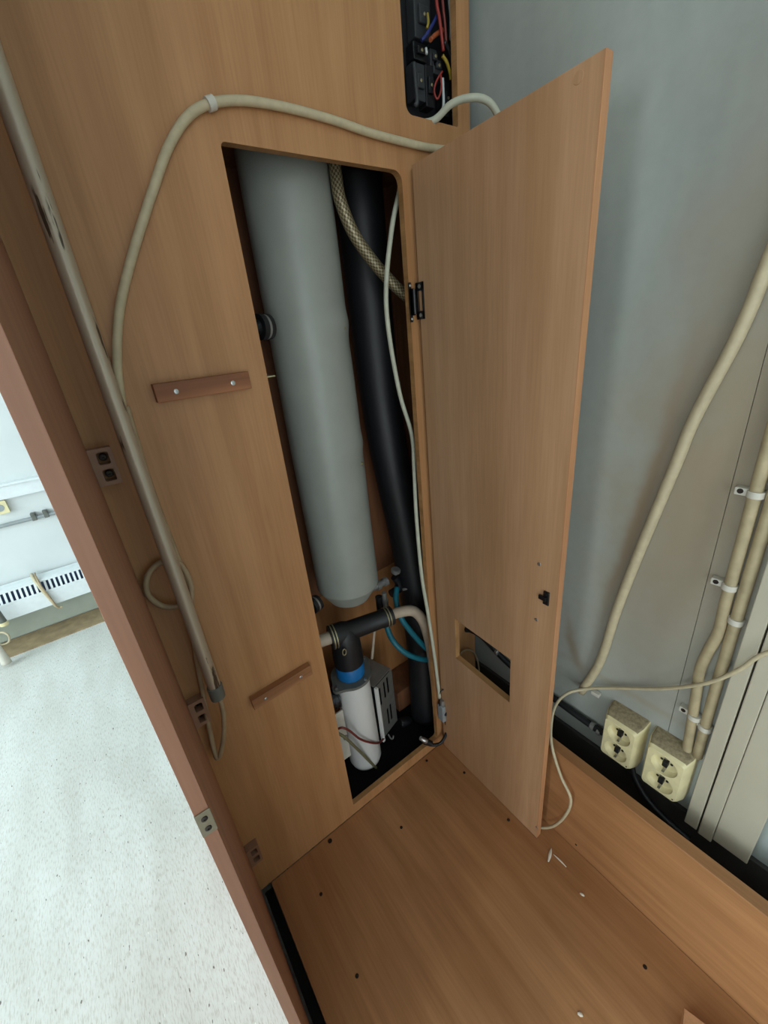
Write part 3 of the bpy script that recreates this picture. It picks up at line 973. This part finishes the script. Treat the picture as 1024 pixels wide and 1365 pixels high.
# teal hoses
pts = [at(529, 783, Y=0.965), at(528, 800, Y=0.94), at(534, 822, Y=0.905), at(548, 842, Y=0.888), at(562, 858, Y=0.878), at(574, 869, Y=0.874)]
tag(obj('teal_hose', bm_tube(pts, 0.0095, 8, 14), 'teal'), 'teal hose dropping from the small valve', 'hose')
pts = [at(514, 822, Y=0.965), at(518, 842, Y=0.94), at(527, 858, Y=0.91), at(542, 871, Y=0.885), at(560, 878, Y=0.872), at(577, 879, Y=0.866), at(590, 876, Y=0.866)]
tag(obj('teal_hose', bm_tube(pts, 0.0095, 8, 14), 'teal'), 'teal hose curving below the tee to the right', 'hose')

# small valve at the right foot of the tank
vc = at(524, 770, Y=0.985)
VV = root('valve', (vc.x, vc.y, vc.z - 0.05), 'small metal valve beside the bottom of the white tank', 'valve')
vb = bm_lathe((tcx + 0.085, 0.985, vc.z), (1, 0, 0), [(0, 0.012), (0.02, 0.012), (0.02, 0.017), (0.034, 0.017), (0.034, 0.011), (0.05, 0.011), (0.05, 0.015), (0.065, 0.015)], 18)
obj('valve_body', vb, 'grey_metal', VV)
obj('valve_wheel', bm_lathe((vc.x + 0.012, 0.985, vc.z + 0.008), (0, -0.2, 1), [(0, 0.006), (0.012, 0.006), (0.012, 0.017), (0.022, 0.017), (0.024, 0.013)], 12), 'grey_metal', VV)
vb = bm_tube([(vc.x + 0.006, 0.985, vc.z), (vc.x + 0.018, 0.983, vc.z - 0.03), (vc.x + 0.012, 0.98, vc.z - 0.06)], 0.013, 6, 14)
bm_lathe((vc.x - 0.02, 0.98, vc.z - 0.055), (1, 0, 0.1), [(0, 0.014), (0.05, 0.014), (0.05, 0.010), (0.062, 0.010)], 16, vb)
obj('valve_elbow', vb, 'black', VV)
obj('valve_lever', bm_tube([(vc.x + 0.022, 0.965, vc.z - 0.05), (vc.x + 0.036, 0.950, vc.z - 0.045), (vc.x + 0.042, 0.945, vc.z - 0.06)], 0.005, 6, 10), 'grey_metal', VV)
dn = at(513, 800, Y=0.955)
obj('drain_tube', bm_lathe((dn.x, 0.955, dn.z - 0.045), (0, 0, 1), [(0, 0.011), (0.05, 0.011), (0.05, 0.008), (0.075, 0.008)], 14), 'grey_metal', VV)
obj('drain_collar', bm_lathe((dn.x - 0.018, 0.962, dn.z - 0.035), (0, 0, 1), [(0, 0.012), (0.055, 0.012)], 14), 'black', VV)

# slotted metal box behind the cylinder
bA = at(500, 918, Y=0.905)     # near upper-left corner of its face
fx = Vector((0.95, 0.30, 0)).normalized()
fy = Vector((-fx.y, fx.x, 0))
BW, BH, BD = 0.098, 0.255, 0.11
ctr = Vector((bA.x, bA.y, 0.315 - BH / 2)) + fx * (BW / 2) + fy * (BD / 2)
BX = root('slotted_box', (ctr.x, ctr.y, ctr.z - BH / 2), 'grey slotted metal box beside the white filter cylinder', 'box')
slots = []
for (u, v0, v1) in ((0.022, 0.155, 0.235), (0.048, 0.165, 0.24), (0.068, 0.17, 0.245), (0.050, 0.03, 0.11), (0.068, 0.035, 0.115)):
    slots.append(round_rect(u - 0.005, u + 0.005, v0, v1, (0.004,) * 4, 3))
o0 = Vector((bA.x, bA.y, 0.315 - BH))
pl = bm_plate([(0, 0), (BW, 0), (BW, BH), (0, BH)], slots, lambda u, v, w: o0 + fx * u + Vector((0, 0, v)) + fy * w, 0.002)
obj('slotted_cover', pl, ['galv', 'galv'], BX)
obj('box_body', bm_obox(ctr + fy * 0.004, fx, fy, (0, 0, 1), BW - 0.002, BD - 0.012, BH - 0.004, 0.002), 'black_matt', BX)
obj('box_top', bm_obox(Vector((ctr.x, ctr.y, 0.3165)) + fy * 0.004, fx, fy, (0, 0, 1), BW, BD, 0.003, 0.0005), 'grey_metal', BX)
obj('white_flange', bm_obox(o0 + Vector((0, 0, BH / 2)) - fy * 0.004 + fx * 0.001, fx, fy, (0, 0, 1), 0.010, 0.012, BH + 0.004, 0.001), 'cyl', BX, 'white folded edge')
for v in (0.02,):
    q = o0 + fx * 0.03 - fy * 0.006 + Vector((0, 0, v - 0.02))
    obj('hook', bm_tube([q, q + Vector((0.006, -0.004, -0.022)), q + Vector((0.014, -0.004, -0.03)), q + Vector((0.02, -0.002, -0.02))], 0.0028, 6, 8), 'grey_metal', BX)
# white bracket plate left of the cylinder
c = at(447, 935, Y=0.90)
bk2 = root('bracket_plate', (0.365, 0.905, 0.09), 'white bracket plate at the left of the filter cylinder', 'bracket')
obj('plate', bm_box(0.330, 0.366, 0.902, 0.908, 0.10, 0.315, 0.001), 'white_plastic', bk2)
for z in (0.265, 0.07):
    q = at(447, 938, Y=0.902) if z > 0.2 else at(457, 985, Y=0.902)
    shared('plate_bolt', 'bolt', lambda: bm_lathe((0, 0, 0), (0, 0, 1), [(0, 0.009), (0.004, 0.009), (0.006, 0.005)], 8), 'grey_metal', bk2, (0.357, 0.902, max(q.z, 0.112)), FACE_MY)
# black hose with bands left of the cylinder
tag(obj('banded_hose', bm_lathe((0.30, 0.93, 0.365), (1, -0.2, 0), [(0, 0.03), (0.05, 0.03), (0.05, 0.034), (0.055, 0.034), (0.055, 0.03), (0.062, 0.03), (0.062, 0.034), (0.067, 0.034), (0.067, 0.028)], 22), 'black'), 'black banded hose end left of the filter cylinder', 'hose')
# wires in front of the cylinder
pts = [at(448, 973, Y=0.88), at(456, 970, Y=0.865), at(466, 974, Y=0.858), at(480, 985, Y=0.856), at(495, 990, Y=0.858), at(505, 990, Y=0.875), at(512, 984, Y=0.90)]
tag(obj('maroon_wire', bm_tube(pts, 0.0036, 8, 8), 'maroon'), 'maroon wire across the white filter cylinder', 'wire')
pts = [at(448, 976, Y=0.87), at(460, 983, Y=0.860), at(476, 998, Y=0.856), at(490, 1012, Y=0.860), at(501, 1023, Y=0.872), at(505, 1027, Y=0.885)]
tag(obj('olive_wire', bm_tube(pts, 0.0048, 8, 8), 'olive'), 'olive grey cable slanting across the white filter cylinder', 'wire')
pts = [at(496, 878, Y=1.0), at(498, 855, Y=1.01), at(500, 832, Y=1.02)]
tag(obj('pale_tube', bm_tube(pts, 0.005, 4, 8), 'beige_hose'), 'short pale tube rising behind the black tee', 'tube')
# grey hose stub on the floor beside the duct
pts = [at(533, 965, Y=0.955), at(542, 962, Y=0.95), at(548, 965, Y=0.945)]
tag(obj('dark_pipe', bm_tube(pts, 0.021, 6, 16), 'black'), 'dark pipe end on the floor beside the black duct', 'pipe')

# ================================================================== WIRING BEHIND THE UPPER OPENING
WB = root('terminal_board', (0.78, 0.87, 1.803), 'dark terminal board behind the wiring opening', 'board')
obj('mounting_plate', bm_box(0.66, 0.872, 0.868, 0.874, 1.803, 2.26), 'black', WB)  # black plate and side lining added to keep the recess dark
obj('dark_lining', bm_box(0.8715, 0.8745, 0.812, 0.867, 1.803, 2.26), 'black', WB)
for i, (px, py, w, h) in enumerate(((556, 112, 0.016, 0.030), (570, 118, 0.012, 0.034), (575, 80, 0.010, 0.014), (557, 72, 0.018, 0.014), (560, 25, 0.022, 0.035), (592, 135, 0.010, 0.03), (580, 92, 0.012, 0.012))):
    c = at(px, py, Y=0.85)
    c.x = min(c.x, 0.870 - w)
    bx = bm_box(c.x - w, c.x + w, 0.842, 0.867, c.z - h, c.z + h, 0.002)
    bm_box(c.x - w * 0.6, c.x + w * 0.6, 0.836, 0.843, c.z - h * 0.4, c.z + h * 0.4, 0.0015, bx)
    tb_ = obj('terminal_block', bx, ('dark_grey', 'black', 'dark_grey', 'black_metal', 'dark_grey', 'black', 'dark_grey')[i], WB)
    shared('term_screw', 'screw', lambda: screw_head(0.003, 0.0015), 'brass', tb_, (c.x, 0.836, c.z), FACE_MY)
wires = [
    ('red wire arching down the middle of the wiring opening', 'red', [(582, 0), (586, 25), (589, 50), (591, 68)], 0.0045),
    ('orange wire slanting behind the red one', 'orange', [(590, 40), (580, 47), (574, 53)], 0.0055),
    ('blue wire slanting across the top of the wiring opening', 'blue_wire', [(583, 20), (576, 34), (568, 47), (562, 54)], 0.0045),
    ('yellow wire end forked at the top of the wiring opening', 'yellow', [(570, 18), (571, 30), (569, 38)], 0.0035),
    ('yellow and green wire bending by the frame', 'yellow', [(590, 74), (596, 84), (600, 98), (601, 106)], 0.0045),
    ('dark wire beside the frame of the wiring opening', 'black', [(592, 55), (600, 72), (604, 100), (603, 150)], 0.0055),
    ('red looped wire low in the wiring opening', 'red', [(590, 95), (582, 108), (579, 122), (583, 132), (588, 120), (588, 100)], 0.0028),
    ('white wire low in the wiring opening', 'white_wire', [(590, 104), (591, 122), (591, 142), (586, 158)], 0.0042),
    ('thin maroon wire beside the red one', 'maroon', [(590, 0), (593, 30), (595, 58)], 0.004),
    ('grey cable low in the left of the wiring opening', 'dark_grey', [(552, 84), (554, 110), (556, 136), (553, 141)], 0.006),
    ('white wire stub above the terminal blocks', 'white_wire', [(568, 64), (569, 72)], 0.0036),
    ('pale cable standing against the frame', 'white_wire', [(600, 0), (602, 25), (602, 52)], 0.006),
]
for k, (lab, m, pp, r) in enumerate(wires):
    yy = 0.819 + 0.003 * (k % 4)
    if pp[0][1] == 0:
        pp = [(pp[0][0] - 8, -150), (pp[0][0] - 2, -60)] + pp
    pts = [at(x, y, Y=yy + 0.004 * math.sin(i * 1.3 + k)) for i, (x, y) in enumerate(pp)]
    tag(obj(m.replace('_wire', '') + '_wire' if m not in ('dark_grey', 'white_wire') else ('grey_cable' if m == 'dark_grey' else 'white_wire'), bm_tube(pts, r * 0.72, 6, 8), m), lab, 'wire')

# ================================================================== ON THE BASE
chips = [((735, 1131), (731, 1149), 0.0045, 'pale wood splinter pointing at the hatch door'), ((738, 1139), (755, 1156), 0.0026, 'long thin pale splinter on the base'),
         ((773, 1191), (779, 1195), 0.0035, 'tiny pale chip beside the side board'), ((770, 1351), (777, 1355), 0.0042, 'pale chip low at the front of the base')]
for (p, q, r, lab) in chips:
    a, d = at(p[0], p[1], Z=0.0), at(q[0], q[1], Z=0.0)
    a.z = d.z = r * 0.5
    mid = (a + d) / 2 + Vector((0.001, 0.0, r * 0.3))
    t = bm_tube([a, mid, d], lambda u, r=r: r * (0.35 + 0.65 * math.sin(math.pi * min(max(u, 0.05), 0.95))), 5, 7)
    for v in t.verts:
        v.co.z = 0.0002 + max(v.co.z, 0.0) * 0.5
    tag(obj('wood_chip', t, 'chip'), lab, 'chip', 'chips lying on the base')
c = at(893, 1349, Z=0.03)
ax = Vector((0.25, -0.97, 0)).normalized()
ay = Vector((0.97, 0.25, 0))
tag(obj('wood_offcut', bm_obox(Vector((c.x, c.y, 0.0152)) + ax * 0.098, ax, ay, (0, 0, 1), 0.15, 0.05, 0.030, 0.001), 'edge_light'), 'beech offcut at the bottom edge of the base', 'offcut')

# ================================================================== FAR WALL OF THE BRIGHT ROOM
ra = root('sill_trunking', (-1.6, YF - 0.02, 0.77), 'long white ledge along the far wall above the heater', 'trunking')
obj('ledge_face', bm_box(XL, -0.06, YF - 0.03, YF - 0.001, 0.775, 0.848, 0.002), 'convector', ra)
obj('ledge_top', bm_box(XL, -0.06, YF - 0.045, YF - 0.001, 0.849, 0.862, 0.002), 'convector', ra)
# single socket under it
sx0, sx1, sz0, sz1 = -0.605, -0.533, 0.695, 0.770
so = root('single_socket', ((sx0 + sx1) / 2, YF - 0.02, sz0), 'single white socket below the ledge on the far wall', 'socket')
scx, scz = (sx0 + sx1) / 2, (sz0 + sz1) / 2
pl = bm_plate(round_rect(sx0, sx1, sz0, sz1, (0.008,) * 4, 4), [circle(scx, scz, 0.021)], lambda u, v, w: (u, YF - 0.024 + w, v), 0.023)
obj('frame', pl, ['cream', 'cream'], so)
wl = bm_lathe((scx, YF - 0.012, scz), (0, -1, 0), [(0, 0.021), (0.001, 0.0205)], 24)
wo = obj('socket_well', wl, 'cream', so)
obj('well_ring', bm_lathe((scx, YF - 0.013, scz), (0, -1, 0), [(0, 0.018), (0.0, 0.021), (0.012, 0.0215), (0.012, 0.019)], 24), 'grey_block', wo)
obj('bridge', bm_box(scx - 0.005, scx + 0.005, YF - 0.021, YF - 0.012, scz - 0.014, scz + 0.014, 0.001), 'grey_pl', wo)
# thin conduit with brackets
cp = tag(obj('wall_conduit', bm_lathe((XL, YF - 0.016, 0.628), (1, 0, 0), [(0, 0.011), (3.1, 0.011)], 14), 'grey_block'), 'thin grey conduit running along the far wall', 'conduit')
for x in (-0.447, -0.389, -1.3, -2.2):
    b = bm_box(x - 0.012, x + 0.012, YF - 0.03, YF - 0.001, 0.614, 0.660, 0.003)
    bm_lathe((x, YF - 0.03, 0.652), (0, -1, 0), [(0, 0.009), (0.004, 0.008)], 12, b)
    obj('conduit_bracket', b, 'grey_pl', cp)
# convector heater
YH = 2.90
HT = root('convector_heater', (-1.55, YH + 0.06, 0.08), 'white convector heater with a slotted grille on the far wall', 'heater')
hx0, hx1 = -2.6, -0.12
obj('heater_front', bm_box(hx0, hx1, YH, YH + 0.012, 0.115, 0.205, 0.003), 'convector', HT)
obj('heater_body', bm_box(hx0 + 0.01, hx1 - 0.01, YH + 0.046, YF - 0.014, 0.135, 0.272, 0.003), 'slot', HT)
sl_n = int((hx1 - hx0) / 0.0235)
grb = bmesh.new()
obj('grille_rail', bm_box(hx0, hx1, YH, YH + 0.010, 0.205, 0.217, 0.001), 'convector', HT)
obj('grille_rail', bm_box(hx0, hx1, YH + 0.028, YH + 0.040, 0.270, 0.282, 0.001), 'convector', HT)
for i in range(sl_n):
    x = hx0 + 0.012 + i * 0.0235
    if x < -1.15:
        merge(grb, bm_obox((x, YH + 0.018, 0.2435), (1, 0, 0), (0, 0.9, -0.43), (0, 0.43, 0.9), 0.011, 0.004, 0.075))
        continue
    shared('grille_slat', 'grille_slat', lambda: bm_obox((0, 0, 0), (1, 0, 0), (0, 0.9, -0.43), (0, 0.43, 0.9), 0.011, 0.004, 0.075), 'convector', HT, (x, YH + 0.018, 0.2435))
so2 = obj('grille_slats_out_of_view', grb, 'convector', HT)
so2.name = 'grille_slats'
so2['kind'] = 'stuff'
obj('heater_back_rail', bm_box(hx0, hx1, YH + 0.042, YF - 0.014, 0.273, 0.283, 0.002), 'convector', HT)
# cables hanging over the heater
pts = [(-0.575, YF - 0.03, 0.30), (-0.565, YH + 0.06, 0.302), (-0.545, YH - 0.004, 0.25), (-0.528, YH - 0.012, 0.17), (-0.512, YH - 0.012, 0.10), (-0.49, YH - 0.012, 0.088)]
tag(obj('hanging_cable', bm_tube(pts, 0.008, 8, 8), 'cable_cream'), 'frayed cream cable hanging over the heater grille', 'cable')
pts = [(-0.56, YF - 0.03, 0.30), (-0.552, YH + 0.06, 0.302), (-0.538, YH - 0.006, 0.255), (-0.522, YH - 0.02, 0.17), (-0.515, YH - 0.02, 0.11), (-0.505, YH - 0.02, 0.092)]
tag(obj('hanging_cable', bm_tube(pts, 0.0055, 8, 8), 'cable_dull'), 'dull thin cable beside the frayed one over the heater', 'cable')
# plug and cable at the left edge of the picture
a, d = at(-10, 805, Y=2.86), at(4, 829, Y=2.86)
PG = root('hanging_plug', d, 'dark plug with cream face hanging below the heater at the left edge', 'plug')
obj('plug_body', bm_tube([a, (a + d) / 2, d], lambda u: 0.010 + 0.008 * u, 6, 10), 'grey_pl', PG)
obj('plug_face', bm_lathe(d, (d - a), [(0, 0.017), (0.002, 0.021), (0.020, 0.021), (0.024, 0.017)], 14), 'cream', PG)
pts = [at(-12, 850, Y=2.84), at(2, 843, Y=2.82), at(11, 847, Y=2.80), at(12, 855, Y=2.79), at(4, 859, Y=2.79), at(-12, 857, Y=2.79)]
tag(obj('cable_loop', bm_tube(pts, 0.005, 8, 8), 'cable_cream'), 'loose cream cable loop near the floor at the left edge', 'cable')
a, d = at(-8, 855, Y=2.74), at(9, 884, Z=ZF + 0.022)
tag(obj('white_tube', bm_tube([a, (a + d) / 2 + Vector((0, 0, 0.01)), d], lambda u: 0.012 + 0.012 * u, 6, 12), 'white_plastic'), 'white tube end resting on the floor at the left edge', 'tube')
